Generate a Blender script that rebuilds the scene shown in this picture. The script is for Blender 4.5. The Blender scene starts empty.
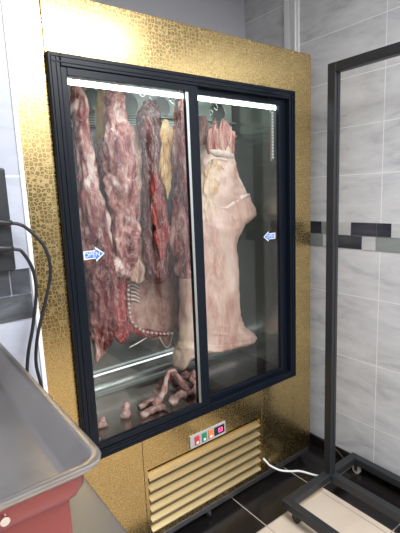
import bpy, bmesh, math, random
from mathutils import Vector, Matrix, noise
random.seed(5)
S = bpy.context.scene
COL = S.collection

# ---------------------------------------------------------------- camera
cd = bpy.data.cameras.new('camera'); cam = bpy.data.objects.new('camera', cd); COL.objects.link(cam)
cam.location = (-0.5093, -1.4812, 1.5746)
cam.rotation_euler = (1.4016, 0.0408, -0.6486)
cd.sensor_width = 36.0; cd.lens = 425.87 / 533 * 36; cd.clip_start = 0.02
S.camera = cam
# ---------------------------------------------------------------- world, lights, exposure
w = bpy.data.worlds.new('world'); S.world = w; w.use_nodes = True
w.node_tree.nodes['Background'].inputs[0].default_value = (0.85, 0.9, 1, 1)
w.node_tree.nodes['Background'].inputs[1].default_value = 0.35
def area(name, loc, rot, sx, sy, power, col):
    l = bpy.data.lights.new(name, 'AREA'); l.shape = 'RECTANGLE'; l.size = sx; l.size_y = sy
    l.energy = power; l.color = col
    o = bpy.data.objects.new(name, l); COL.objects.link(o); o.location = loc; o.rotation_euler = rot
    return o
area('ceiling_lamp_light', (0.55, -1.75, 2.70), (0, 0, 0), 1.2, 0.6, 74, (0.95, 0.97, 1))
area('ceiling_lamp_light_rear', (0.5, -2.6, 2.70), (0, 0, 0), 1.2, 0.6, 46, (0.95, 0.97, 1))
area('side_area_light', (-2.1, -2.0, 1.5), (0, math.radians(-90), 0), 1.8, 1.6, 5, (0.9, 0.95, 1))  # weak cool area light beside the closed side wall
S.view_settings.view_transform = 'Standard'; S.view_settings.look = 'None'
S.view_settings.gamma = 1.0; S.view_settings.use_curve_mapping = False
S.view_settings.exposure = 0.0

# ---------------------------------------------------------------- material helpers
def mat(name, base=(.8, .8, .8), rough=.5, metal=0.0, **kw):
    m = bpy.data.materials.new(name); m.use_nodes = True
    b = m.node_tree.nodes['Principled BSDF']
    b.inputs['Base Color'].default_value = (*base, 1); b.inputs['Roughness'].default_value = rough
    b.inputs['Metallic'].default_value = metal
    for k, v in kw.items():
        b.inputs[k.replace('_', ' ')].default_value = v
    return m
class N:
    """small node-graph helper"""
    def __init__(s, m): s.m = m; s.t = m.node_tree; s.b = s.t.nodes['Principled BSDF']
    def new(s, typ, **kw):
        n = s.t.nodes.new(typ)
        for k, v in kw.items(): setattr(n, k, v)
        return n
    def link(s, a, b): s.t.links.new(a, b)
    def math(s, op, a, b=None, c=None):
        n = s.new('ShaderNodeMath', operation=op)
        for i, v in enumerate((a, b, c)):
            if v is None: continue
            if isinstance(v, (int, float)): n.inputs[i].default_value = v
            else: s.link(v, n.inputs[i])
        return n.outputs[0]
    def coord(s, scale=(1, 1, 1), kind='Object', rot=(0, 0, 0)):
        t = s.new('ShaderNodeTexCoord'); mp = s.new('ShaderNodeMapping')
        mp.inputs['Scale'].default_value = scale; mp.inputs['Rotation'].default_value = rot
        s.link(t.outputs[kind], mp.inputs[0]); return mp.outputs[0]
    def noise(s, vec, scale, detail=3, rough=.5, dist=0):
        n = s.new('ShaderNodeTexNoise'); s.link(vec, n.inputs['Vector'])
        n.inputs['Scale'].default_value = scale; n.inputs['Detail'].default_value = detail
        n.inputs['Roughness'].default_value = rough; n.inputs['Distortion'].default_value = dist
        return n.outputs['Fac']
    def ramp(s, fac, stops):
        r = s.new('ShaderNodeValToRGB'); e = r.color_ramp.elements
        while len(e) > 1: e.remove(e[-1])
        e[0].position = stops[0][0]; e[0].color = (*stops[0][1], 1)
        for p, c in stops[1:]:
            k = e.new(p); k.color = (*c, 1)
        s.link(fac, r.inputs[0]); return r.outputs[0]
    def mix(s, fac, a, b):
        n = s.new('ShaderNodeMix', data_type='RGBA')
        if isinstance(fac, (int, float)): n.inputs[0].default_value = fac
        else: s.link(fac, n.inputs[0])
        for i, v in ((6, a), (7, b)):
            if isinstance(v, tuple): n.inputs[i].default_value = (*v, 1)
            else: s.link(v, n.inputs[i])
        return n.outputs[2]
    def bump(s, h, strength, dist=.002):
        n = s.new('ShaderNodeBump'); n.inputs['Strength'].default_value = strength
        n.inputs['Distance'].default_value = dist
        s.link(h, n.inputs['Height']); s.link(n.outputs[0], s.b.inputs['Normal'])
    def base(s, c): s.link(c, s.b.inputs['Base Color'])
    def rough(s, c): s.link(c, s.b.inputs['Roughness'])

def gold_mat(name, base, line):
    m = mat(name, base, .12, 1.0); n = N(m)
    v = n.coord((1, 0, 1))
    vo = n.new('ShaderNodeTexVoronoi', feature='DISTANCE_TO_EDGE'); vo.inputs['Scale'].default_value = 68
    vo.inputs['Randomness'].default_value = .55; n.link(v, vo.inputs['Vector'])
    v2 = n.new('ShaderNodeTexVoronoi', feature='F1'); v2.inputs['Scale'].default_value = 68
    v2.inputs['Randomness'].default_value = .55; n.link(v, v2.inputs['Vector'])
    cell = n.math('LESS_THAN', n.math('ABSOLUTE', n.math('SUBTRACT', vo.outputs['Distance'], .16)), .085)
    dot = n.math('LESS_THAN', v2.outputs['Distance'], .14)
    etched = n.math('MAXIMUM', n.math('LESS_THAN', vo.outputs['Distance'], .10), dot)
    n.rough(n.math('MULTIPLY_ADD', etched, .10, .20))
    n.base(n.mix(etched, base, line))
    w_ = n.noise(n.coord((1, 1, 1)), 3.0, 2)
    n.bump(w_, .12, .012)
    return m
GOLD = gold_mat('etched_gold_steel', (.51, .375, .165), (.54, .40, .185))
GOLDP = mat('polished_gold', (.84, .67, .36), .36, 1.0)
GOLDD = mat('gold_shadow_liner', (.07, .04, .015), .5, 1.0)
BLACK = mat('black_aluminium', (.005, .008, .014), .32, .0, Specular_IOR_Level=.2)
RUB = mat('black_rubber', (.012, .012, .013), .6)
SILV = mat('anodised_aluminium', (.62, .66, .64), .28, 1.0)
CHROME = mat('chrome', (.8, .8, .8), .12, 1.0)
WHITEP = mat('white_plastic', (.85, .86, .87), .4)
def steel(name, base, r0, r1, sc=(1, 1, 60)):
    m = mat(name, base, r0, 1.0); n = N(m)
    f = n.noise(n.coord(sc), 6, 4)
    n.rough(n.math('MULTIPLY_ADD', f, r1 - r0, r0))
    return m
LINER = steel('polished_stainless_liner', (.37, .40, .375), .18, .28)
LINER.node_tree.nodes['Principled BSDF'].inputs['Metallic'].default_value = .75
FLINER = mat('brownish_stainless_floor', (.27, .225, .205), .2, 1.0)
EVAP = mat('evaporator_casing', (.55, .64, .59), .4, .2)
FIN = mat('fin_steel', (.20, .23, .22), .35, 1.0)
def traym():
    m = mat('worn_stainless', (.60, .57, .53), .3, 1.0); n = N(m)
    f = n.noise(n.coord((1, 1, 1)), 5, 5, .6, .6); g = n.noise(n.coord((1, 1, 1)), 160, 2)
    n.base(n.ramp(f, [(.3, (.36, .335, .315)), (.7, (.48, .445, .42))]))
    n.rough(n.math('MULTIPLY_ADD', f, .25, .27)); n.bump(g, .08, .001)
    return m
TRAY = traym()
RED = mat('red_reflection_steel', (.30, .085, .085), .30, .6)  # shiny steel; the red it reflects is put into its base colour
DSTEEL = steel('dark_painted_steel', (.034, .036, .039), .35, .5)
DSTEEL.node_tree.nodes['Principled BSDF'].inputs['Metallic'].default_value = .3
def glassm():
    m = bpy.data.materials.new('door_glass'); m.use_nodes = True; t = m.node_tree; t.nodes.clear()
    o = t.nodes.new('ShaderNodeOutputMaterial'); tr = t.nodes.new('ShaderNodeBsdfTransparent')
    tr.inputs[0].default_value = (.965, .975, .97, 1)
    g = t.nodes.new('ShaderNodeBsdfGlossy'); g.inputs['Roughness'].default_value = .015
    lw = t.nodes.new('ShaderNodeLayerWeight'); lw.inputs[0].default_value = .5
    pw = t.nodes.new('ShaderNodeMath'); pw.operation = 'POWER'; pw.inputs[1].default_value = 5
    f = t.nodes.new('ShaderNodeMath'); f.operation = 'MULTIPLY_ADD'; f.inputs[1].default_value = .96; f.inputs[2].default_value = .035
    t.links.new(lw.outputs['Facing'], pw.inputs[0]); t.links.new(pw.outputs[0], f.inputs[0])
    mx = t.nodes.new('ShaderNodeMixShader')
    t.links.new(f.outputs[0], mx.inputs[0]); t.links.new(tr.outputs[0], mx.inputs[1])
    t.links.new(g.outputs[0], mx.inputs[2]); t.links.new(mx.outputs[0], o.inputs[0])
    return m
GLASS = glassm()
def emit(name, col, s):
    m = mat(name, (0, 0, 0), .5); b = m.node_tree.nodes['Principled BSDF']
    b.inputs['Emission Color'].default_value = (*col, 1); b.inputs['Emission Strength'].default_value = s
    return m
LED = emit('led_tube_glow', (.88, 1, .94), 13)
LEDV = emit('led_strip_glow', (.93, 1, .97), 1.1)
def marble(name, c0, c1, zlines, axis, vlines, grout=(.80, .81, .82), rough=.22, gw=.0022):
    m = mat(name, c0, rough); n = N(m)
    v = n.coord((1, 1, 3.2))
    f = n.noise(v, 2.6, 8, .62, 1.1)
    g = n.noise(v, 9, 5, .6, .8)
    fac = n.math('ADD', n.math('MULTIPLY', f, .75), n.math('MULTIPLY', g, .25))
    c = n.ramp(fac, [(.36, c1), (.47, tuple((a * .7 + b * .3) for a, b in zip(c0, c1))), (.56, c0), (.62, tuple(min(1, a * 1.06) for a in c0))])
    sp = n.new('ShaderNodeSeparateXYZ'); n.link(n.coord(kind='Object'), sp.inputs[0])
    mask = None
    for comp, ls in ((2, zlines), (axis, vlines)):
        for z in ls:
            k = n.math('COMPARE', sp.outputs[comp], z, gw)
            mask = k if mask is None else n.math('MAXIMUM', mask, k)
    if mask is not None:
        c = n.mix(mask, c, grout)
        n.rough(n.math('MULTIPLY_ADD', mask, .4, rough))
    n.base(c); return m
ZL = [.284, .639, .997, 1.640, 1.882, 2.124, 2.366, 2.608]
WALL = marble('grey_marble_tile', (.66, .665, .68), (.47, .475, .50), ZL, 1, [-.325 + .6 * k for k in range(-5, 3)])
WALLW = marble('white_marble_tile', (.50, .525, .60), (.43, .45, .52), ZL, 0, [-.70 - .6 * k for k in range(0, 4)], grout=(.88, .89, .92))
BRK_D = marble('dark_slate_brick', (.030, .033, .045), (.07, .075, .09), [], 0, [])
BRK_G = marble('grey_green_brick', (.26, .29, .28), (.14, .16, .16), [], 0, [])
BRK_L = marble('pale_brick', (.55, .56, .57), (.45, .46, .47), [], 0, [])
BRK_M = marble('charcoal_marble_brick', (.05, .053, .06), (.15, .16, .17), [], 0, [])
def floor_mat(name, c0, c1, grout, rough, xl, yl, gw=.0025, sc=3):
    m = mat(name, c0, rough); n = N(m)
    f = n.noise(n.coord((1, 1, 1)), sc, 6, .6, .5)
    c = n.ramp(f, [(.35, c1), (.65, c0)])
    sp = n.new('ShaderNodeSeparateXYZ'); n.link(n.coord(), sp.inputs[0]); mask = None
    for comp, ls in ((0, xl), (1, yl)):
        for z in ls:
            k = n.math('COMPARE', sp.outputs[comp], z, gw)
            mask = k if mask is None else n.math('MAXIMUM', mask, k)
    n.base(n.mix(mask, c, grout)); n.rough(n.math('MULTIPLY_ADD', mask, .4, rough)); return m
XL = [.777 + .392 * k for k in range(-8, 2)]; YL = [-.205 - .392 * k for k in range(0, 9)]
FBEI = floor_mat('beige_floor_tile', (.66, .56, .45), (.58, .48, .385), (.30, .26, .22), .25, XL, YL)
FBLK = floor_mat('black_floor_tile', (.010, .009, .009), (.016, .013, .012), (.42, .38, .34), .22, XL, [.187] + YL)
PAINT = mat('grey_blue_paint', (.60, .61, .66), .6)
CEIL = mat('white_ceiling_paint', (.60, .61, .63), .7)

def meatm(name, cols, scale=14, stretch=.28, rough=.27, seed=0, dist=1.2, bump=.5, fat=None, fatw=.5, vein=0, vw=.035, dark=0):
    m = mat(name, cols[0], rough); n = N(m)
    b = n.b; b.inputs['Specular IOR Level'].default_value = .45
    t = n.new('ShaderNodeTexCoord'); mp = n.new('ShaderNodeMapping')
    mp.inputs['Location'].default_value = (seed * 1.7, seed * .9, seed * 2.3); mp.inputs['Scale'].default_value = (1, 1, stretch)
    n.link(t.outputs['Object'], mp.inputs[0]); v = mp.outputs[0]
    f = n.noise(v, scale, 5, .62, dist)
    k = len(cols); st = [(.36 + .30 * i / (k - 1), c) for i, c in enumerate(cols)]
    c = n.ramp(f, st)
    if fat:
        g = n.noise(v, scale * .55, 4, .6, 2.0)
        fm = n.ramp(g, [(fatw, (0, 0, 0)), (fatw + .07, (1, 1, 1))])
        c = n.mix(fm, c, fat)
    if vein:
        q = n.noise(v, scale * .9, 4, .7, 1.6)
        vm = n.math('SUBTRACT', 1.0, n.math('MULTIPLY', n.math('ABSOLUTE', n.math('SUBTRACT', q, .5)), 1 / vw))
        vm = n.math('MULTIPLY', n.math('MAXIMUM', vm, 0.0), vein)
        c = n.mix(vm, c, (.74, .56, .50))
    if dark:
        q = n.noise(v, scale * .42, 3, .6, .8)
        dm = n.ramp(q, [(.36, (1, 1, 1)), (.5, (0, 0, 0))])
        n2 = n.new('ShaderNodeMix', data_type='RGBA'); n2.blend_type = 'MULTIPLY'
        n.link(n.math('MULTIPLY', dm, dark), n2.inputs[0]); n.link(c, n2.inputs[6]); n2.inputs[7].default_value = (.30, .13, .15, 1)
        c = n2.outputs[2]
    h = n.noise(v, scale * 3.0, 4, .65, .8)
    n.base(c); n.bump(h, bump, .010)
    return m
R1, R2, R3 = (.20, .035, .035), (.42, .14, .13), (.62, .36, .32)
CRM, TAN, YEL = (.74, .56, .48), (.60, .42, .32), (.68, .42, .17)

# ---------------------------------------------------------------- mesh helpers
def bx(bm, x0, x1, y0, y1, z0, z1, bev=0):
    r = bmesh.ops.create_cube(bm, size=1)
    vs = r['verts']
    for v in vs:
        v.co = Vector(((x0 + x1) / 2 + v.co.x * (x1 - x0), (y0 + y1) / 2 + v.co.y * (y1 - y0), (z0 + z1) / 2 + v.co.z * (z1 - z0)))
    if bev:
        es = set(e for v in vs for e in v.link_edges)
        bmesh.ops.bevel(bm, geom=list(es), offset=bev, segments=2, affect='EDGES', profile=.5)
    return bm
def box(x0, x1, y0, y1, z0, z1, bev=0): return bx(bmesh.new(), x0, x1, y0, y1, z0, z1, bev)
def smooth_path(pts, n=6):
    P = [Vector(p) for p in pts]; out = []
    for i in range(len(P) - 1):
        a = P[i - 1] if i else P[0] * 2 - P[1]; b = P[i]; c = P[i + 1]; d = P[i + 2] if i + 2 < len(P) else c * 2 - b
        for k in range(n):
            t = k / n
            out.append(.5 * ((2 * b) + (c - a) * t + (2 * a - 5 * b + 4 * c - d) * t * t + (3 * b - a - 3 * c + d) * t ** 3))
    out.append(P[-1]); return out
def tube(bm, pts, r, seg=10, sm=0, radii=None):
    P = smooth_path(pts, sm) if sm else [Vector(p) for p in pts]
    rings = []; up = None
    for i, p in enumerate(P):
        d = (P[min(i + 1, len(P) - 1)] - P[max(i - 1, 0)]).normalized()
        if up is None: up = Vector((0, 0, 1)) if abs(d.z) < .9 else Vector((1, 0, 0))
        s = d.cross(up).normalized(); up = s.cross(d).normalized()
        rr = r if radii is None else radii(i / (len(P) - 1))
        rings.append([bm.verts.new(p + (s * math.cos(a) + up * math.sin(a)) * rr) for a in [2 * math.pi * k / seg for k in range(seg)]])
    for A, B in zip(rings, rings[1:]):
        for k in range(seg):
            bm.faces.new((A[k], A[(k + 1) % seg], B[(k + 1) % seg], B[k]))
    bm.faces.new(rings[0][::-1]); bm.faces.new(rings[-1])
    return bm
def cyl(bm, a, b, r, seg=16): return tube(bm, [a, b], r, seg)
def obj(name, bm, m, parent=None, smooth=False, label=None, loc=None):
    """mesh given in place coordinates; stored relative to its parent (or to its own base)"""
    if isinstance(bm, bpy.types.Mesh): me = bm
    else:
        bmesh.ops.recalc_face_normals(bm, faces=bm.faces)
        me = bpy.data.meshes.new(name)
        off = Vector((0, 0, 0))
        if parent is not None:
            off = wloc(parent)
        elif loc is not None: off = Vector(loc)
        bm.transform(Matrix.Translation(-off)); bm.to_mesh(me); bm.free()
    o = bpy.data.objects.new(name, me); COL.objects.link(o)
    me.materials.append(m)
    if parent is not None: o.parent = parent
    elif loc is not None: o.location = loc
    if smooth:
        for p in me.polygons: p.use_smooth = True
        if smooth == 'auto':
            me.set_sharp_from_angle(angle=math.radians(40))
    if label: o['label'] = label
    return o
def wloc(o):
    v = Vector(o.location)
    while o.parent: o = o.parent; v += Vector(o.location)
    return v
def tag(o, label, cat, group=None):
    o['label'] = label; o['category'] = cat
    if group: o['group'] = group
    return o
def thing(name, label, cat, loc, group=None):
    o = bpy.data.objects.new(name, None); COL.objects.link(o); o.location = loc; o.empty_display_size = .05
    return tag(o, label, cat, group)
def struct(name, bm, m, smooth=False):
    o = obj(name, bm, m, smooth=smooth); o['kind'] = 'structure'; return o
def copy_tree(o, parent=None):
    c = o.copy(); COL.objects.link(c)
    if parent: c.parent = parent
    for ch in list(o.children): copy_tree(ch, c)
    return c

# ================================================================ ROOM
CZ = 2.75
b = box(-2.2, 1.2, -3.3, -.205, -.1, 0); struct('floor', b, FBEI)
b = box(-2.2, 1.6, -.205, .75, -.1, 0); bx(b, 1.2, 1.6, -3.3, -.205, -.1, 0)
struct('trim_1', b, FBLK)['label'] = 'black tile border of the floor'
struct('ceiling', box(-2.2, 1.6, -3.3, .75, CZ, CZ + .1), CEIL)
struct('wall_right', box(1.49, 1.6, -3.3, .62, 0, CZ), WALL)
struct('wall_back', box(-.178, 1.49, .62, .75, 0, CZ), PAINT)
struct('wall_left', box(-2.2, -.190, -.27, .75, 0, CZ), WALLW)
struct('wall_front', box(-2.2, 1.6, -3.42, -3.3, 0, CZ), CEIL)
struct('wall_side', box(-2.32, -2.2, -3.3, .75, 0, CZ), CEIL)
struct('baseboard_right', box(1.478, 1.49, -3.3, .60, 0, .065, .002), FBLK)
struct('trim_2', box(-.1905, -.178, -.274, .70, 0, CZ, .002), WHITEP)          # white corner strip of left wall
b = box(1.478, 1.49, .185, .245, 2.10, CZ, .003); bx(b, 1.470, 1.49, .203, .212, 2.10, CZ); bx(b, 1.474, 1.49, .250, .285, 2.10, CZ)
struct('trim_3', b, WHITEP)                                                   # white conduit above the fridge
# decorative brick bands
def band(name, horiz, base, rows, lo, hi):
    mats = {'D': BRK_D, 'G': BRK_G, 'L': BRK_L, 'M': BRK_M}
    groups = {}
    for r, segs in enumerate(rows):
        z0 = 1.2535 + r * .0715
        for a, c, k in segs:
            groups.setdefault(k, []).append((a, c, z0, z0 + .068))
    for k, L in groups.items():
        bm = bmesh.new()
        for a, c, z0, z1 in L:
            if horiz == 'y': bx(bm, base - .004, base + .002, a + .002, c - .002, z0, z1)
            else: bx(bm, a + .002, c - .002, base - .004, base + .002, z0, z1)
        struct(name, bm, mats[k])
low = [(.26, .40, 'D'), (.12, .26, 'L'), (.02, .12, 'G'), (-.078, .02, 'L'), (-.224, -.078, 'D'), (-.302, -.224, 'L'), (-.46, -.302, 'G'), (-.62, -.46, 'D'), (-.78, -.62, 'L'), (-.94, -.78, 'D')]
top = [(.30, .44, 'G'), (.14, .30, 'L'), (.03, .14, 'D'), (-.04, .03, 'G'), (-.158, -.04, 'L'), (-.305, -.158, 'D'), (-.382, -.305, 'D'), (-.54, -.382, 'L'), (-.70, -.54, 'G'), (-.86, -.70, 'D')]
band('trim_4', 'y', 1.49, [low, top], 0, 0)
lowl = [(-.30, -.192, 'M'), (-.46, -.30, 'M'), (-.62, -.46, 'L'), (-.78, -.62, 'M')]
topl = [(-.245, -.192, 'M'), (-.40, -.245, 'M'), (-.56, -.40, 'D'), (-.72, -.56, 'L')]
band('trim_5', 'x', -.27, [lowl, topl], 0, 0)
# dark door added behind the camera to darken the gold's reflection
d = struct('added_dark_door', box(.35, 1.15, -3.31, -3.27, 0, 2.05, .004), mat('dark_door', (.03, .027, .025), .4))
obj('door_handle', cyl(bmesh.new(), (.45, -3.262, 1.0), (.57, -3.262, 1.0), .01), CHROME, d)

# ================================================================ DISPLAY FRIDGE
X0, X1, Z0, Z1 = 0.0, 1.208, .571, 2.051        # door surround
GL, GR, GB, GT, GD = -.13, 1.354, .08, 2.244, .54
fr = thing('display_fridge', 'tall gold etched steel meat display fridge with two black framed sliding glass doors', 'fridge', (.61, 0, 0))
# body
b = box(GL, GL + .02, .02, GD, GB, GT); obj('side_panel', b, GOLD, fr)
obj('side_panel', box(GR - .02, GR, .02, GD, GB, GT), GOLD, fr)
obj('back_panel', box(GL, GR, GD - .02, GD, GB, GT), SILV, fr)
obj('top_panel', box(GL + .02, GR - .02, .02, GD - .02, GT - .02, GT), GOLD, fr)
obj('bottom_panel', box(GL + .02, GR - .02, .02, GD - .02, GB, GB + .02), SILV, fr)
g = .0008
obj('front_panel', box(GL, X0 - g, 0, .02, Z0 - .0, GT, .0015), GOLD, fr)
obj('front_panel', box(X0 + g, X1 - g, 0, .02, Z1, GT, .0015), GOLD, fr)
obj('front_panel', box(X1 + g, GR, 0, .02, GB, GT, .0015), GOLD, fr)
obj('front_panel', box(GL, .255 - g, 0, .02, GB, Z0 - .001, .0015), GOLD, fr)
obj('front_panel', box(.96 + g, X1 - g, 0, .02, GB, Z0, .0015), GOLD, fr)
b = box(.255 + g, .96 - g, 0, .02, .415, Z0); bx(b, .255 + g, .272, 0, .02, GB, .415); bx(b, .945, .96 - g, 0, .02, GB, .415); bx(b, .272, .945, 0, .02, GB, .100)
obj('grille_panel', b, GOLD, fr)
# recess behind louvres
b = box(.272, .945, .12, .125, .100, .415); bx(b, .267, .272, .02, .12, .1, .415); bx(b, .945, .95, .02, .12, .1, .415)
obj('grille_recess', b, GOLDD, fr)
# louvres
def slat(zc):
    bm = bmesh.new(); prof = [(.024, .012), (-.008, -.006), (-.008, -.013), (-.002, -.015), (.027, .008)]
    A = [bm.verts.new((.274, y, zc + z)) for y, z in prof]; B = [bm.verts.new((.943, y, zc + z)) for y, z in prof]
    for i in range(len(prof)): bm.faces.new((A[i], A[(i + 1) % 5], B[(i + 1) % 5], B[i]))
    bm.faces.new(A[::-1]); bm.faces.new(B); return bm
s0 = obj('slat', slat(.125), GOLDP, fr)
for k in range(1, 6):
    c = s0.copy(); COL.objects.link(c); c.location = Vector(s0.location) + Vector((0, 0, (.0505 * k)))
# black surround
T = .042
bm = box(X0, X0 + T, -.022, .03, Z0, Z1, .003); bx(bm, X1 - T, X1, -.022, .03, Z0, Z1, .003)
bx(bm, X0 + T, X1 - T, -.022, .03, Z1 - T, Z1, .003); bx(bm, X0 + T, X1 - T, -.022, .03, Z0, Z0 + T - .004, .003)
for (a, c) in ((X0 + .010, X0 + .013), (X0 + .027, X0 + .030), (X1 - .013, X1 - .010), (X1 - .030, X1 - .027)):
    bx(bm, a, c, -.026, -.021, Z0 + .01, Z1 - .01)
for (a, c) in ((Z1 - .013, Z1 - .010), (Z1 - .030, Z1 - .027), (Z0 + .010, Z0 + .013), (Z0 + .027, Z0 + .030)):
    bx(bm, X0 + .01, X1 - .01, -.026, -.021, a, c)
obj('door_surround', bm, BLACK, fr)
def door(xa, xb, ya, yb, label, stl, str_):
    z0, z1 = Z0 + T - .003, Z1 - T + .001
    gz0, gz1 = .634, 1.983
    bm = box(xa, xa + stl, ya, yb, z0, z1, .002); bx(bm, xb - str_, xb, ya, yb, z0, z1, .002)
    bx(bm, xa + stl, xb - str_, ya, yb, gz1, z1, .002); bx(bm, xa + stl, xb - str_, ya, yb, z0, gz0, .002)
    d = obj('sliding_door', bm, BLACK, fr, label=label)
    ym = (ya + yb) / 2
    obj('glass_pane', box(xa + stl, xb - str_, ym - .0025, ym + .0025, gz0, gz1), GLASS, d)
    return d
dl = door(X0 + T, .612, -.016, .004, 'front sliding door with silver edge strip', .022, .064)
obj('edge_strip', box(.549, .561, -.0185, -.014, .636, 1.981, .001), SILV, dl)
dr = door(.575, X1 - T, .006, .026, 'rear sliding door', .040, .048)
# arrow stickers
BLUE = mat('sticker_blue', (.03, .17, .62), .4); WHT = mat('sticker_white', (.85, .87, .9), .4)
def arrow(xa, xb, zc, y, h, direction, d):
    def poly(s, yy0, yy1):
        L = xb - xa
        p = [(0, .30 * h), (.58 * L, .30 * h), (.58 * L, .52 * h), (L, 0), (.58 * L, -.52 * h), (.58 * L, -.30 * h), (0, -.30 * h)]
        cx = L / 2; p = [((x - cx) * s[0] + cx, z * s[1]) for x, z in p]
        if direction < 0: p = [(L - x, z) for x, z in p]
        bm = bmesh.new(); f0 = [bm.verts.new((xa + x, yy0, zc + z)) for x, z in p]; f1 = [bm.verts.new((xa + x, yy1, zc + z)) for x, z in p]
        bm.faces.new(f0); bm.faces.new(f1[::-1])
        for i in range(7): bm.faces.new((f0[i], f0[(i + 1) % 7], f1[(i + 1) % 7], f1[i]))
        return bm
    a = obj('arrow_sticker', poly((1, 1), y - .0006, y), WHT, d, label='blue arrow sticker with white outline and the word OPEN')
    obj('arrow_fill', poly((.86, .74), y - .0009, y - .0005), BLUE, a)
    cu = bpy.data.curves.new('word', 'FONT'); cu.body = 'OPEN'; cu.size = h * .46; cu.align_x = 'CENTER'; cu.align_y = 'CENTER'; cu.extrude = .0002
    tmp = bpy.data.objects.new('tmp', cu); COL.objects.link(tmp)
    me = bpy.data.meshes.new_from_object(tmp.evaluated_get(bpy.context.evaluated_depsgraph_get())); bpy.data.objects.remove(tmp)
    o = bpy.data.objects.new('lettering', me); COL.objects.link(o); me.materials.clear(); me.materials.append(WHT); o.parent = a
    o.location = Vector((xa + (xb - xa) * (.40 if direction > 0 else .60), y - .0012, zc)) - wloc(a); o.rotation_euler = (math.pi / 2, 0, 0)
arrow(.068, .150, 1.371, -.0085, .052, 1, dl)
arrow(1.008, 1.092, 1.350, .0135, .050, -1, dr)
# interior liner
bm = box(.0, 1.22, .475, .485, .58, 2.13); bx(bm, -.01, .02, .035, .475, .58, 2.13); bx(bm, 1.192, 1.222, .035, .475, .58, 2.13)
obj('interior_wall', bm, LINER, fr)
obj('interior_floor', box(.02, 1.192, .032, .475, .585, .60), FLINER, fr)
obj('interior_ceiling', box(.02, 1.192, .032, .475, 2.12, 2.135), LINER, fr)
# coved ledge at the foot of the back wall
bm = bmesh.new(); r_ = .05
A = []
for k in range(11):
    a = math.pi / 2 * k / 10
    A.append((.474 - r_ + r_ * math.sin(a), .600 + r_ - r_ * math.cos(a)))
va = [bm.verts.new((.021, y, z)) for y, z in A]; vb = [bm.verts.new((1.191, y, z)) for y, z in A]
for i in range(10): bm.faces.new((va[i], va[i + 1], vb[i + 1], vb[i]))
obj('cove', bm, LINER, fr, smooth=True)
bm = bmesh.new(); cyl(bm, (.022, .452, .700), (1.190, .452, .700), .0045, 16)
obj('light_tube', bm, emit('led_tube_soft', (.92, .97, 1), 1.6), fr, smooth='auto', label='thin white light tube along the foot of the back wall')
# side ribs on the right interior wall
bm = bmesh.new()
for k in range(34):
    z = .95 + k * .029
    bx(bm, 1.1895, 1.1925, .06, .46, z, z + .012, .001)
obj('ribbed_panel', bm, LINER, fr)
# LED tubes
bm = bmesh.new(); cyl(bm, (.045, .060, 1.984), (1.18, .060, 1.982), .0095, 14)
obj('light_tube', bm, LED, fr, smooth='auto', label='bright white light tube behind the top of the doors')
bm = box(1.100, 1.120, .040, .048, 1.72, 1.965)
st = obj('light_strip', bm, SILV, fr)
bm = bmesh.new()
for k in range(15): bx(bm, 1.105, 1.114, .0385, .041, 1.735 + k * .0152, 1.742 + k * .0152)
obj('diode_row', bm, LEDV, st)
st = obj('light_strip', box(.596, .622, .030, .0335, .66, 1.95), SILV, fr)  # added glowing strip, hidden behind the centre stile to light the interior
obj('diode_row', box(.603, .615, .0335, .0355, .68, 1.93), emit('added_centre_glow', (.80, .90, 1), 5), st)
# evaporator
bm = box(.05, 1.16, .395, .47, 1.90, 2.105, .004)
ev = obj('evaporator', bm, EVAP, fr)
for z in (1.885, 1.955, 2.095):
    bm = bmesh.new(); cyl(bm, (.04, .375, z), (1.17, .375, z), .0065, 10); obj('coil_pipe', bm, SILV, ev, smooth='auto')
for k in range(6):
    x = .145 + k * .182
    bm = bmesh.new(); cyl(bm, (x, .390, 2.005), (x, .396, 2.005), .050, 28)
    obj('fan_opening', bm, FIN, ev, smooth='auto')
    bm = bmesh.new()
    for r in (.050,):
        tube(bm, [(x + r * math.cos(a), .387, 2.005 + r * math.sin(a)) for a in [math.pi * 2 * j / 20 for j in range(21)]], .0017, 6)
    obj('fan_guard', bm, SILV, ev, smooth='auto')
bm = bmesh.new()
for k in range(4): bx(bm, .07, 1.14, .392, .396, 1.906 + k * .011, 1.911 + k * .011)
obj('vent_slot', bm, FIN, ev)
# hanging rails
for y in (.13, .22, .33):
    bm = bmesh.new(); cyl(bm, (.02, y, 2.082), (1.192, y, 2.082), .009, 12)
    obj('hanging_rail', bm, CHROME, fr, smooth='auto')
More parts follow.
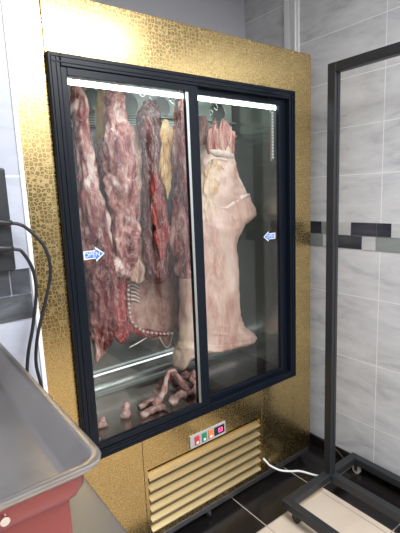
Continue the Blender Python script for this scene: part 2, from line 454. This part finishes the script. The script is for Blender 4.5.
# control panel
cp = obj('control_panel', box(.497, .708, -.006, .001, .420, .484, .002), mat('grey_panel', (.52, .53, .55), .4, .3), fr)
for (x, c, nm) in ((.520, (.62, .05, .05), 'red'), (.562, (.03, .24, .12), 'green'), (.600, (.85, .22, .05), 'orange')):
    rim = obj('switch', box(x, x + .027, -.011, -.005, .432, .474, .002), mat('switch_' + nm, c, .3), cp, label=nm + ' rocker switch')
    bm = box(x + .007, x + .020, -.0125, -.0105, .437, .449, .001); obj('switch_mark', bm, WHT, rim)
dsp = obj('display', box(.636, .698, -.010, -.005, .434, .474, .0015), mat('display_black', (.012, .01, .02), .2), cp)
def seg7(bm, x, z, w_, h, dg):
    t = w_ * .2; s = {'0': 'abcdef', '1': 'bc', '2': 'abged', '3': 'abgcd', '4': 'fgbc', '5': 'afgcd', '-': 'g'}[dg]
    R = {'a': (x, x + w_, z + h - t, z + h), 'g': (x, x + w_, z + h / 2 - t / 2, z + h / 2 + t / 2), 'd': (x, x + w_, z, z + t),
         'b': (x + w_ - t, x + w_, z + h / 2, z + h), 'c': (x + w_ - t, x + w_, z, z + h / 2), 'f': (x, x + t, z + h / 2, z + h), 'e': (x, x + t, z, z + h / 2)}
    for k in s: a = R[k]; bx(bm, a[0], a[1], -.0108, -.0098, a[2], a[3])
bm = bmesh.new(); seg7(bm, .660, .444, .010, .021, '0'); seg7(bm, .674, .444, .010, .021, '3')
obj('display_digits', bm, emit('digit_glow', (1, .12, .35), 3), dsp)
# underframe and casters
bm = box(GL + .01, GR - .01, .0, .030, .048, .0795, .003); bx(bm, GL + .01, GR - .01, .49, .52, .045, .078, .003)
obj('underframe', bm, steel('underframe_steel', (.42, .42, .43), .25, .4), fr)
def caster_parts(x, y, ztop, r, par, wm, ax='x'):
    bm = box(x - .016, x + .016, y - .016, y + .016, ztop - .004, ztop, .001)
    bx(bm, x - .012, x - .009, y - .010, y + .010, r * .8, ztop - .003); bx(bm, x + .009, x + .012, y - .010, y + .010, r * .8, ztop - .003)
    c = obj('caster', bm, DSTEEL, par)
    bm = bmesh.new(); cyl(bm, (x - .0085, y, r + .0005), (x + .0085, y, r + .0005), r, 20)
    obj('wheel', bm, wm, c, smooth='auto')
for x in (-.08, .600, 1.300):
    caster_parts(x, .022, .046, .019, fr, RUB); caster_parts(x, .505, .046, .019, fr, RUB)

# ================================================================ MEAT
def lerp(a, b, t): return a + (b - a) * t
def loft(rings, y, dep, name, m, seed=0, lump=.008, fold=.006, ribs=0, ribz=None, sub=10, nseg=56, lump_s=14, parent=None):
    """rings: (xl, zl, xr, zr) down the piece; depth follows width"""
    R = [Vector(r) for r in rings]
    pts = []
    for i in range(len(R) - 1):
        a = R[i - 1] if i else R[0] * 2 - R[1]; b_ = R[i]; c = R[i + 1]; d_ = R[i + 2] if i + 2 < len(R) else c * 2 - b_
        for k in range(sub):
            t = k / sub
            pts.append(.5 * ((2 * b_) + (c - a) * t + (2 * a - 5 * b_ + 4 * c - d_) * t * t + (3 * b_ - a - 3 * c + d_) * t ** 3))
    pts.append(R[-1])
    # rounded ends
    def shrink(r, f, dz):
        cx, cz = (r[0] + r[2]) / 2, (r[1] + r[3]) / 2; hx, hz = (r[2] - r[0]) / 2 * f, (r[3] - r[1]) / 2 * f
        return Vector((cx - hx, cz - hz + dz, cx + hx, cz + hz + dz))
    n0, n1 = pts[0], pts[-1]
    pts = [shrink(n0, .35, .010), shrink(n0, .75, .007)] + pts + [shrink(n1, .8, -.008), shrink(n1, .4, -.014)]
    bm = bmesh.new(); rr = []
    for r in pts:
        L = Vector((r[0], 0, r[1])); Rr = Vector((r[2], 0, r[3])); c = (L + Rr) / 2; h = (Rr - L) / 2; hw = h.length
        dd = dep(hw) if callable(dep) else dep
        ring = []
        for k in range(nseg):
            a = 2 * math.pi * k / nseg; ca, sa = math.cos(a), math.sin(a)
            p = c + h * ca + Vector((0, dd * sa, 0)); p.y += y
            q = Vector((p.x * lump_s + seed, p.y * lump_s, p.z * lump_s * .6))
            dsp_ = lump * noise.noise(q) * 1.8 + lump * .9 * noise.noise(q * 2.3) + lump * .4 * noise.noise(q * 5.1)
            q2 = Vector((p.x * 70 + seed * 3, p.y * 40, p.z * 9))
            dsp_ += fold * (abs(noise.noise(q2)) * 3 - .9)
            if ribs and sa < .25 and (ribz is None or ribz[0] < p.z < ribz[1]):
                ph = (p.z + (p.x - c.x) * .45) / ribs
                dsp_ += .006 * (abs(math.sin(math.pi * ph)) - .5)
            nrm = Vector((ca, sa * 1.0, 0)).normalized()
            k_ = min(1, hw / .03)
            ring.append(bm.verts.new(p + nrm * dsp_ * k_ - Vector((0, 0, 0))))
        rr.append(ring)
    for A_, B_ in zip(rr, rr[1:]):
        for k in range(nseg): bm.faces.new((A_[k], A_[(k + 1) % nseg], B_[(k + 1) % nseg], B_[k]))
    bm.faces.new(rr[0]); bm.faces.new(rr[-1][::-1])
    if parent is not None: return obj(name, bm, m, parent, smooth=True)
    zmin = min(p[1] for p in rings); xc = sum((r[0] + r[2]) / 2 for r in rings) / len(rings)
    return obj(name, bm, m, smooth=True, loc=(xc, y, zmin))

A = [(.158, 2.031, .199, 2.036), (.147, 1.953, .204, 1.959), (.151, 1.875, .209, 1.879), (.148, 1.796, .219, 1.799), (.149, 1.715, .229, 1.716), (.143, 1.61, .241, 1.607), (.136, 1.486, .262, 1.477), (.133, 1.368, .27, 1.352), (.143, 1.241, .277, 1.221), (.149, 1.112, .267, 1.088), (.15, 1.024, .255, .999), (.152, .947, .22, .93), (.152, .897, .175, .891)]
B = [(.315, 2.02, .343, 2.023), (.309, 1.952, .366, 1.957), (.306, 1.863, .368, 1.866), (.298, 1.777, .371, 1.779), (.292, 1.655, .37, 1.654), (.30, 1.45, .36, 1.45)]
Cc = [(.317, 2.031, .376, 2.038), (.302, 2.006, .393, 2.016), (.302, 1.964, .389, 1.972), (.308, 1.925, .377, 1.93), (.29, 1.865, .4, 1.871), (.275, 1.801, .41, 1.806), (.259, 1.716, .418, 1.718), (.262, 1.647, .407, 1.645), (.278, 1.56, .406, 1.555), (.275, 1.476, .414, 1.467), (.272, 1.387, .407, 1.374), (.268, 1.297, .39, 1.281), (.289, 1.241, .356, 1.231)]
D = [(.443, 1.876, .473, 1.877), (.434, 1.824, .484, 1.825), (.425, 1.737, .492, 1.737), (.405, 1.60, .485, 1.59), (.392, 1.50, .492, 1.49), (.394, 1.379, .489, 1.369), (.402, 1.239, .470, 1.228), (.405, 1.189, .465, 1.184)]
Ee = [(.493, 1.981, .544, 1.985), (.471, 1.954, .563, 1.961), (.463, 1.916, .566, 1.923), (.463, 1.852, .572, 1.858), (.469, 1.785, .573, 1.788), (.468, 1.711, .574, 1.712), (.460, 1.602, .577, 1.598), (.45, 1.469, .575, 1.459), (.45, 1.332, .575, 1.316), (.465, 1.213, .557, 1.199)]
F = [(.543, 1.892, .57, 1.894), (.529, 1.836, .582, 1.839), (.524, 1.751, .582, 1.752), (.523, 1.664, .576, 1.664), (.54, 1.598, .561, 1.597), (.543, 1.571, .554, 1.571)]
Gg = [(.616, 2.0, .643, 2.002), (.598, 1.973, .658, 1.978), (.585, 1.899, .665, 1.906), (.575, 1.763, .668, 1.765), (.570, 1.645, .673, 1.644), (.56, 1.553, .679, 1.547), (.55, 1.419, .677, 1.407), (.55, 1.304, .665, 1.289), (.568, 1.206, .636, 1.196)]
I = [(.495, 1.437, .70, 1.417), (.44, 1.368, .72, 1.333), (.406, 1.275, .725, 1.223), (.391, 1.153, .725, 1.085), (.389, 1.053, .725, .976), (.414, .961, .715, .886), (.482, .883, .69, .828), (.585, .815, .672, .793)]
K = [(.853, 1.92, .957, 1.926), (.833, 1.881, .982, 1.889), (.829, 1.809, .993, 1.815), (.815, 1.761, .998, 1.765), (.781, 1.708, 1.009, 1.71), (.745, 1.608, 1.055, 1.601), (.717, 1.527, 1.122, 1.512), (.701, 1.465, 1.132, 1.437), (.693, 1.415, 1.045, 1.390), (.682, 1.33, 1.008, 1.294), (.661, 1.183, 1.00, 1.132), (.645, 1.008, 1.011, .935), (.641, .937, 1.045, .847), (.632, .887, 1.134, .765), (.63, .85, 1.117, .727), (.61, .819, .909, .741), (.589, .782, .706, .751), (.586, .73, .634, .716)]
L_ = [(.93, 1.975, .98, 1.978), (.924, 1.939, .985, 1.943), (.915, 1.83, .985, 1.832), (.93, 1.79, .97, 1.79)]

mA = meatm('beef_left', [(.06, .008, .010), (.22, .035, .038), (.42, .18, .155), (.76, .60, .54)], 12, .38, seed=1, fat=(.70, .54, .48), fatw=.56, vein=.5, dark=.65, bump=.8)
oA = tag(loft(A, .185, lambda h: min(.05, h * .8), 'beef_carcass_side', mA, 1, .010, .007, ribs=.033, ribz=(.95, 1.30)), 'narrow red and white beef side hanging at the far left behind the arrow sticker', 'meat')
mB = meatm('yellow_fat_leg', [(.48, .20, .08), (.74, .46, .17), (.85, .66, .36)], 18, .3, seed=2, vein=.4, bump=.8)
oB = tag(loft(B, .305, lambda h: h * .8, 'beef_shank', mB, 2, .006, .005), 'yellow fatty beef shank hanging behind the two leftmost red sides', 'meat')
mC = meatm('beef_quarter', [(.10, .015, .018), (.30, .075, .07), (.50, .26, .22), (.78, .64, .58)], 12, .6, seed=3, fat=(.72, .56, .50), fatw=.58, vein=.4, dark=.8, bump=.8)
oC = tag(loft(Cc, .20, lambda h: min(.055, h * .8), 'beef_quarter', mC, 3, .013, .008, lump_s=20, ribs=.05, ribz=(1.24, 1.50)), 'large pinkish red beef quarter hanging second from left with a lumpy lower end', 'meat')
mD = meatm('pale_fat_strip', [(.30, .12, .09), (.60, .40, .30), (.78, .64, .54)], 20, .35, seed=4, vein=.4, dark=.5, bump=.8)
oD = tag(loft(D, .265, lambda h: h * .55, 'beef_flank', mD, 4, .013, .011), 'cream coloured fatty strip of beef hanging between the large quarter and the dark purple piece', 'meat')
mE = meatm('dark_neck', [(.06, .018, .022), (.16, .055, .055), (.30, .13, .12)], 18, .25, seed=5, fat=(.42, .24, .21), fatw=.62, vein=.5, bump=.8)
oE = tag(loft(Ee, .22, lambda h: min(.05, h * .9), 'beef_neck', mE, 5, .008, .008), 'dark purple brown piece of beef hanging in the middle of the left door', 'meat')
mF = meatm('yellow_fat', [(.42, .13, .05), (.74, .45, .16), (.84, .64, .34)], 22, .4, seed=6, vein=.4, bump=.9)
oF = tag(loft(F, .155, lambda h: h * .45, 'fat_strip', mF, 6, .008, .009), 'small yellow fat strip tapering to a point beside the dark purple piece', 'meat')
mG = meatm('red_flank', [(.05, .010, .010), (.20, .04, .036), (.40, .17, .14), (.66, .46, .40)], 14, .25, seed=7, vein=.35, dark=.9, bump=.8)
oG = tag(loft(Gg, .13, lambda h: min(.042, h * .7), 'beef_carcass_side', mG, 7, .009, .008), 'brownish red beef side hanging at the right end of the left door', 'meat')
# belly with rib cage
mI = meatm('inner_belly', [(.30, .14, .11), (.44, .26, .20), (.56, .38, .30)], 9, .6, seed=8, bump=.5, vein=.25, vw=.06)
rib = thing('beef_rib_cage', 'broad brown pink beef belly with white bone beads along its curved lower left edge', 'meat', (.56, .38, .79))
loft(I, .385, lambda h: .035, 'belly', mI, 8, .008, .004, parent=rib)
BONE = meatm('bone', [(.62, .48, .42), (.76, .66, .60), (.82, .76, .70)], 40, 1, seed=9, bump=.2)
arc = smooth_path([(.415, .335, 1.255), (.402, .335, 1.16), (.396, .335, 1.07), (.405, .335, .985), (.455, .335, .925), (.55, .335, .885), (.64, .335, .865)], 8)
redm = meatm('red_spine_meat', [(.14, .015, .02), (.36, .04, .045), (.50, .18, .16)], 24, .6, seed=10, vein=.6, bump=.8)
bm = bmesh.new(); tube(bm, [p + Vector((-.018, .018, -.006)) for p in arc], .028, 14, 0, lambda t: .034 * (1 - .5 * t) + .010 * math.sin(25 * t) * .4)
obj('spine_muscle', bm, redm, rib, smooth=True)
acc = 0; last = arc[0]; cnt = 0
for p in arc[1:]:
    acc += (p - last).length; dirv = (p - last).normalized(); last = p
    if acc > .021:
        acc = 0
        bm = bmesh.new(); bmesh.ops.create_uvsphere(bm, u_segments=10, v_segments=7, radius=.0085)
        rot = dirv.to_track_quat('Z', 'Y').to_matrix().to_4x4()
        bm.transform(Matrix.Translation(p + Vector((0, -.022, 0))) @ rot @ Matrix.Diagonal((1.15, .8, .8, 1)))
        obj('vertebra', bm, BONE, rib, smooth=True); cnt += 1
for k in range(9):
    t = k / 8; z = 1.235 - k * .019
    bm = bmesh.new(); tube(bm, [(.425, .343, z), (.447, .338, z - .007), (.470, .343, z - .024)], .0042, 8, 4)
    obj('rib', bm, BONE, rib, smooth=True)
for pts in ([(.735, .345, .93), (.700, .34, .88), (.725, .345, .825)], [(.565, .345, .872), (.598, .335, .80), (.628, .335, .80), (.66, .345, .86)], [(.40, .345, .842), (.45, .342, .855), (.50, .345, .868)]):
    bm = bmesh.new(); tube(bm, pts, .0035, 8, 5); obj('cartilage', bm, BONE, rib, smooth=True)
# lower dark ends
mH = meatm('dark_skirt', [(.10, .02, .02), (.22, .06, .05), (.36, .15, .13)], 22, .3, seed=11)
# pale carcass
mK = meatm('pale_carcass', [(.46, .25, .19), (.62, .42, .34), (.70, .54, .46)], 7, .45, seed=12, bump=.5, rough=.4, vein=.3, vw=.05, fat=(.68, .50, .34), fatw=.60)
def kdep(h): return min(.115, .03 + h * .5)
car = thing('veal_carcass', 'huge pale pink veal carcass hanging behind the right door with a shoulder bulge', 'meat', (.85, .22, .72))
loft(K[2:], .235, kdep, 'torso', mK, 12, .012, .004, lump_s=8, parent=car, nseg=48)
mS = meatm('raw_shank_muscle', [(.24, .06, .05), (.48, .20, .15), (.68, .44, .36)], 22, .2, seed=13, bump=.9, vein=.5)
bm = bmesh.new()
for k in range(26):
    a = (k * 7 % 26) / 25; x = .836 + .140 * a; top = 1.925 + .022 * math.sin(a * 17 + k) - .09 * abs(a - .42)
    yy = .20 + .035 * math.sin(k * 2.3)
    tube(bm, [(x * .8 + .181 + .012 * math.sin(k * 1.7), yy, top), (x + .010 * math.sin(k), yy - .004, 1.87), (x, yy, 1.82), (x * .92 + .073, yy, 1.75)], .016, 10, 4, lambda t: .004 + .014 * min(1, t * 1.6))
for v in bm.verts:
    q = v.co * 60; v.co += Vector((noise.noise(q), noise.noise(q + Vector((5, 0, 0))), 0)) * .006
obj('shank_muscle', bm, mS, car, smooth=True, label='frayed pink red muscle at the top')
mW = meatm('white_tendon', [(.62, .44, .38), (.72, .58, .52), (.78, .70, .66)], 14, .5, seed=14)
def soft(bm, k=.006):
    for v in bm.verts:
        q = v.co * 45; v.co += Vector((noise.noise(q), noise.noise(q + Vector((5, 0, 0))), noise.noise(q + Vector((0, 7, 0))))) * k
    return bm
bm = bmesh.new(); tube(bm, [(.825, .195, 1.775), (.87, .158, 1.765), (.92, .155, 1.755), (.975, .185, 1.750)], .014, 10, 6, lambda t: .008 + .011 * math.sin(math.pi * t))
tube(bm, [(.82, .185, 1.745), (.88, .155, 1.735), (.95, .16, 1.715)], .009, 10, 6, lambda t: .004 + .008 * math.sin(math.pi * t))
obj('tendon', soft(bm), mW, car, smooth=True, label='white tendon band')
mY = meatm('fat_cap', [(.62, .38, .22), (.72, .52, .35), (.76, .64, .52)], 14, .5, seed=15, vein=.3)
loft([(.80, 1.725, .855, 1.728), (.765, 1.67, .87, 1.67), (.75, 1.60, .86, 1.60), (.74, 1.52, .84, 1.52), (.745, 1.45, .82, 1.45), (.76, 1.39, .80, 1.39)], .172, .030, 'fat_cap', mY, 15, .014, .010, parent=car)
bm = bmesh.new(); tube(bm, [(.80, .146, 1.53), (.86, .140, 1.50), (.95, .138, 1.53), (1.02, .142, 1.56), (1.06, .165, 1.55)], .010, 10, 6, lambda t: .002 + .010 * math.sin(math.pi * t))
tube(bm, [(.80, .155, 1.50), (.80, .145, 1.44), (.82, .140, 1.38), (.86, .138, 1.33)], .008, 10, 6, lambda t: .002 + .008 * math.sin(math.pi * t))
tube(bm, [(.90, .150, 1.72), (.95, .146, 1.66), (1.00, .150, 1.60), (1.05, .165, 1.55)], .008, 10, 6, lambda t: .002 + .008 * math.sin(math.pi * t))
tube(bm, [(.87, .150, 1.71), (.885, .142, 1.62), (.865, .140, 1.53)], .008, 10, 6, lambda t: .002 + .007 * math.sin(math.pi * t))
obj('skin_fold', soft(bm, .008), mW, car, smooth=True)
mL = meatm('red_shank', [(.26, .07, .06), (.48, .22, .18), (.60, .38, .30)], 20, .25, seed=17)
L_ = [tuple((-.509 + (v + .509) * .963) if i % 2 == 0 else (1.5746 + (v - 1.5746) * .963) for i, v in enumerate(r)) for r in L_]
oL = tag(loft(L_, .335, lambda h: h * .8, 'beef_shank', mL, 17, .006, .006), 'thin red beef shank hanging at the left edge of the right door', 'meat')
oM = tag(loft([(.48, 1.52, .60, 1.50), (.46, 1.42, .63, 1.40), (.455, 1.32, .64, 1.30), (.46, 1.24, .64, 1.21), (.50, 1.17, .60, 1.15)], .315, .026, 'beef_skirt', mH, 23, .009, .010), 'dark brown ragged end of beef hanging above the broad belly', 'meat')
mN = meatm('streaked_skirt', [(.12, .03, .03), (.34, .14, .12), (.52, .32, .28), (.70, .54, .50)], 20, .2, seed=24, vein=.7, bump=.8)
oN = tag(loft([(.275, 1.80, .31, 1.80), (.262, 1.66, .315, 1.66), (.255, 1.50, .31, 1.50), (.262, 1.34, .315, 1.34), (.27, 1.24, .31, 1.24)], .285, .018, 'beef_skirt', mN, 24, .006, .007), 'thin streaked strip of beef in the gap between the two leftmost red pieces', 'meat')
# red strips below dark neck
mR = meatm('wet_red_strip', [(.10, .01, .012), (.30, .03, .025), (.46, .12, .08)], 20, .25, seed=18, vein=.4, dark=.7, bump=.9)
oR = tag(loft([(.475, 1.66, .50, 1.66), (.465, 1.60, .525, 1.60), (.455, 1.50, .54, 1.50), (.47, 1.40, .53, 1.40), (.485, 1.30, .515, 1.30)], .150, lambda h: h * .4, 'beef_skirt', mR, 18, .009, .010), 'bright wet red strip hanging just below the dark purple piece', 'meat')
oH = tag(loft([(.33, 1.30, .39, 1.29), (.30, 1.22, .365, 1.20), (.275, 1.12, .355, 1.10), (.27, 1.02, .365, .99), (.28, .955, .37, .92), (.30, .92, .35, .905)], .285, .022, 'beef_trimming', redm, 19, .007, .006), 'deep red piece hanging left of the curved line of bone beads', 'meat')

# scraps on the fridge floor
def blob(path, r, name, m, label, cat='meat scrap', seed=0, rad=None, group=None):
    bm = bmesh.new(); tube(bm, path, r, 14, 6, rad)
    for v in bm.verts:
        v.co += v.normal * 0
        q = v.co * 40 + Vector((seed, 0, 0)); v.co += Vector((noise.noise(q), noise.noise(q + Vector((9, 0, 0))), noise.noise(q + Vector((0, 9, 0))) * .5)) * r * .6
        v.co.z = max(v.co.z, .601)
    o = obj(name, bm, m, smooth=True, loc=tuple(path[0]))
    return tag(o, label, cat, group)
pk = meatm('pink_bone_end', [(.34, .10, .08), (.56, .28, .24), (.74, .56, .50)], 26, .6, seed=20, vein=.6, dark=.6, bump=.8)
dk = meatm('dark_scrap', [(.07, .03, .03), (.16, .07, .06), (.34, .18, .15), (.50, .36, .31)], 22, .8, seed=21)
blob([(.262, .150, .606), (.264, .150, .64), (.268, .152, .672)], .019, 'bone_stump', pk, 'small upright pink bone stump standing on the fridge floor', seed=1, rad=lambda t: .021 - .004 * t if t < .9 else .010)
blob([(.145, .150, .606), (.147, .150, .622), (.150, .150, .640)], .018, 'bone_stump', pk, 'low pink lump at the left end of the fridge floor', seed=2, rad=lambda t: .022 - .006 * t)
blob([(.40, .13, .612), (.445, .13, .66), (.485, .14, .735), (.505, .14, .757), (.53, .14, .735), (.565, .135, .67), (.60, .13, .614)], .017, 'beef_trotter', pk, 'bent pink bone in an upside down V on the fridge floor', seed=3, rad=lambda t: .017 - .008 * math.sin(math.pi * t))
blob([(.31, .10, .612), (.37, .105, .618), (.43, .10, .614)], .016, 'meat_scrap', dk, 'dark flat scrap left of the upside down V bone', seed=4)
blob([(.47, .10, .616), (.52, .11, .640), (.56, .11, .622)], .020, 'meat_scrap', dk, 'dark scrap lying between the legs of the upside down V bone', seed=5)
blob([(.57, .22, .625), (.63, .21, .665), (.70, .20, .625)], .026, 'meat_scrap', dk, 'large dark scrap at the right end of the pile on the fridge floor', seed=6)
blob([(.615, .13, .615), (.64, .12, .638), (.67, .12, .615)], .016, 'meat_scrap', pk, 'pink scrap in front of the large dark scrap on the fridge floor', seed=7)
blob([(1.16, .12, .905), (1.165, .14, .895), (1.17, .16, .885)], .014, 'meat_scrap', mR, 'small red scrap stuck to the right inner wall of the fridge', seed=8) if False else None

blob([(.46, .215, .62), (.50, .215, .665), (.545, .20, .70), (.57, .20, .64)], .02, 'meat_scrap', dk, 'dark upright scrap behind the upside down V bone', seed=11)
blob([(.34, .17, .612), (.39, .18, .62), (.45, .175, .615)], .015, 'meat_scrap', dk, 'thin dark scrap lying behind and left of the V bone', seed=12)
blob([(.66, .16, .70), (.645, .17, .66), (.67, .165, .62)], .013, 'meat_scrap', pk, 'narrow pink scrap leaning on the large dark scrap beside the door stile', seed=13)
# hooks
def hook(x, y, zt, label, loop=False):
    t = thing('meat_hook', label, 'hook', (x, y, zt - .06), 'steel hooks on the fridge rails')
    bm = bmesh.new()
    tube(bm, [(x, y + .013, zt + .004), (x, y + .006, zt + .0165), (x, y - .006, zt + .0165), (x, y - .012, zt + .004), (x, y - .004, zt - .018), (x, y, zt - .05)], .003, 8, 5)
    obj('shackle', bm, CHROME, t, smooth=True)
    bm = bmesh.new()
    if loop: tube(bm, [(x, y, zt - .045), (x - .018, y, zt - .085), (x - .021, y, zt - .105), (x, y, zt - .115), (x + .021, y, zt - .105), (x + .018, y, zt - .085), (x, y, zt - .045)], .0028, 8, 4)
    else: tube(bm, [(x, y, zt - .048), (x + .001, y, zt - .07), (x + .012, y, zt - .088), (x + .002, y, zt - .10), (x - .010, y, zt - .088)], .003, 8, 5)
    obj('hook_ring' if loop else 'hook_point', bm, CHROME, t, smooth=True)
ZR = 2.078
hook(.178, .22, ZR, 'steel hook above the leftmost beef side')
hook(.345, .22, ZR, 'steel hook above the large pinkish red quarter')
hook(.520, .22, ZR, 'steel hook above the dark purple piece')
hook(.592, .13, ZR, 'empty steel hook with a stirrup ring right of the dark purple piece', True)
hook(.634, .13, ZR, 'steel hook above the beef side at the right end of the left door')
hook(.330, .33, ZR, 'steel hook above the yellow fatty shank')
hook(.90, .22, ZR, 'steel hook above the frayed top of the pale carcass')
hook(.955, .33, ZR, 'steel hook above the thin red shank in the right door')
hook(.43, .13, ZR, 'empty steel hook between the large quarter and the dark purple piece')
hook(.25, .33, ZR, 'empty steel hook with a stirrup ring between the two leftmost beef sides', True)

# ================================================================ RACK
rk = thing('rolling_rack', 'black square tube rolling rack frame standing by the right wall', 'rack', (1.2, -.85, 0))
def beam(name, x0, x1, y0, y1, z0, z1): 
    return obj(name, box(x0, x1, y0, y1, z0, z1, .004), DSTEEL, rk)
RY0, RY1 = -1.45, -.21; t_ = .042; BZ0, BZ1 = .056, .096
xl, xm, xr = .875, 1.205, 1.425
bm = box(xm, xm + t_, RY1 - t_, RY1, BZ1, 2.128, .003); bx(bm, xm + .018, xm + .024, RY1 - t_ - .003, RY1 - t_ + .004, BZ1, 2.08)
obj('post', bm, DSTEEL, rk)
bm = box(xm, xm + t_, RY0, RY0 + t_, BZ1, 2.128, .003); obj('post', bm, DSTEEL, rk)
beam('top_beam', xm, xm + t_, RY0 + t_, RY1 - t_, 2.086, 2.128)
for y0 in (RY1 - t_, RY0): beam('base_end_beam', xl + t_, xr, y0, y0 + t_, BZ0, BZ1)
beam('base_side_beam', xl, xl + t_, RY0, RY1, BZ0, BZ1)
beam('base_side_beam', xr, xr + t_, RY0, RY1, BZ0, BZ1)
beam('base_middle_beam', xm, xm + t_, RY0 + t_, RY1 - t_, BZ0, BZ1)
CW = mat('cream_wheel', (.55, .52, .42), .45)
for x, y in ((xl + .03, RY1 - .07), (xr + .016, RY1 - .045), (xl + .03, RY0 + .06), (xr + .016, RY0 + .06)):
    caster_parts(x, y, .057, .023, rk, CW if x > 1 else RUB)

# cables on the floor
bm = bmesh.new(); tube(bm, [(.968, .002, .165), (.98, -.01, .145), (.996, -.022, .122), (1.046, -.045, .085), (1.098, -.07, .068), (1.157, -.09, .052), (1.222, -.13, .022), (1.274, -.175, .008), (1.305, -.23, .008), (1.32, -.35, .008), (1.31, -.57, .008), (1.30, -.9, .008)], .0055, 8, 6)
tag(obj('power_cable', bm, WHITEP, smooth=True, loc=(1.2, -.1, 0)), 'white power cable running from under the fridge across the black floor tiles', 'cable')
bm = bmesh.new(); tube(bm, [(1.44, .12, .095), (1.445, .0, .09), (1.455, -.08, .075), (1.462, -.14, .04), (1.462, -.17, .01), (1.462, -.18, .008)], .005, 8, 5)
tag(obj('power_cable', bm, RUB, smooth=True, loc=(1.44, 0, 0)), 'short black cable bending down at the foot of the right wall beside the fridge', 'cable')

# ================================================================ LEFT: power strip, cables, steel table
ps = thing('power_strip', 'black power strip mounted on the white tiled wall at the left edge', 'power strip', (-.285, -.275, 1.39))
obj('body', box(-.33, -.232, -.300, -.270, 1.395, 1.66, .006), mat('black_plastic', (.018, .019, .022), .4), ps)
for k in range(4):
    zc = 1.44 + k * .058
    bm = bmesh.new(); cyl(bm, (-.285, -.3025, zc), (-.285, -.298, zc), .021, 20); obj('socket', bm, RUB, ps, smooth='auto')
DK = mat('black_cable', (.012, .012, .014), .42)
def plug_cable(pts, z, label):
    t = thing('plug_cable', label, 'cable', (pts[0][0], pts[0][1], z), 'black cables from the power strip')
    bm = bmesh.new(); tube(bm, pts, .0045, 10, 6); obj('cord', bm, DK, t, smooth=True)
    p = Vector(pts[0]); bm = bmesh.new(); tube(bm, [p + Vector((-.042, 0, .006)), p + Vector((-.018, -.002, .003)), p + Vector((.010, 0, 0))], .011, 12, 4, lambda s: .015 - .009 * s)
    obj('plug', bm, DK, t, smooth=True)
plug_cable([(-.245, -.32, 1.521), (-.218, -.32, 1.516), (-.195, -.32, 1.499), (-.161, -.325, 1.451), (-.152, -.325, 1.384), (-.172, -.32, 1.304), (-.202, -.32, 1.214), (-.212, -.31, 1.134), (-.205, -.31, 1.064), (-.20, -.31, .96)], 1.52, 'upper thicker loop of black cable swinging out over the gold fridge')
plug_cable([(-.250, -.325, 1.456), (-.235, -.325, 1.453), (-.219, -.325, 1.444), (-.198, -.325, 1.396), (-.195, -.325, 1.336), (-.212, -.322, 1.245), (-.235, -.322, 1.157), (-.245, -.32, 1.06), (-.245, -.32, .96)], 1.455, 'lower tighter loop of black cable nearer the white tiles')

# steel tray
TX0, TX1, TY0, TY1, TZ = -.98, -.297, -.969, -.300, 1.220
def rrect(x0, x1, y0, y1, r, n=8):
    out = []
    for cx, cy, a0 in ((x1 - r, y1 - r, 0), (x0 + r, y1 - r, 90), (x0 + r, y0 + r, 180), (x1 - r, y0 + r, 270)):
        for k in range(n + 1):
            a = math.radians(a0 + 90 * k / n); out.append((cx + r * math.cos(a), cy + r * math.sin(a)))
    return out
def ringstack(levels, close_last=True):
    bm = bmesh.new(); rs = []
    for (ins, z, r) in levels:
        rs.append([bm.verts.new((x, y, z)) for x, y in rrect(TX0 + ins, TX1 - ins, TY0 + ins, TY1 - ins, r)])
    for A_, B_ in zip(rs, rs[1:]):
        n = len(A_)
        for k in range(n): bm.faces.new((A_[k], A_[(k + 1) % n], B_[(k + 1) % n], B_[k]))
    bm.faces.new(rs[-1]); return bm, rs
mach = thing('meat_table', 'stainless tray topped butcher table with a steel body coloured by a red reflection at the lower left corner', 'table', (-.64, -.63, 0))
bm, rs = ringstack([(.016, TZ - .020, .03), (.010, TZ - .016, .032), (.001, TZ - .008, .034), (.0, TZ - .004, .034), (.001, TZ - .001, .034), (.003, TZ, .033), (.011, TZ, .028), (.013, TZ - .001, .026),
                    (.016, TZ - .005, .025), (.040, TZ - .036, .018), (.044, TZ - .040, .014), (.050, TZ - .041, .012)])
obj('tray', bm, TRAY, mach, smooth='auto')
bm, rs = ringstack([(.020, TZ - .017, .03), (.022, TZ - .045, .03), (.028, TZ - .056, .026), (.040, TZ - .060, .02)])
obj('tray_skirt', bm, RED, mach, smooth='auto')
obj('body', box(TX0 + .05, TX1 - .045, TY0 + .043, TY1 - .05, .955, TZ - .058, .006), RED, mach)
bm = bmesh.new(); cyl(bm, (-.432, TY0 + .026, 1.182), (-.432, TY0 + .018, 1.182), .006, 14); obj('screw', bm, CHROME, mach, smooth='auto')
GST = steel('counter_steel', (.30, .30, .31), .42, .55)
obj('counter_top', box(TX0 - .05, -.212, -.985, -.300, .925, .955, .004), GST, mach)
for x in (TX0, -.262):
    for y in (-.97, -.36): obj('leg', box(x, x + .04, y, y + .04, 0, .925, .003), GST, mach)
obj('lower_shelf', box(TX0, -.222, -.97, -.32, .25, .27, .003), GST, mach)

# ceiling lamps (the ones that light the shop)
for x, y in ((.55, -1.75), (.5, -2.6)):
    t = thing('ceiling_lamp', 'flat white ceiling lamp panel ' + ('nearer the fridge' if y > -2 else 'farther from the fridge'), 'lamp', (x, y, 2.715), 'ceiling lamps')
    obj('housing', box(x - .64, x + .64, y - .34, y + .34, 2.715, CZ, .004), WHITEP, t)
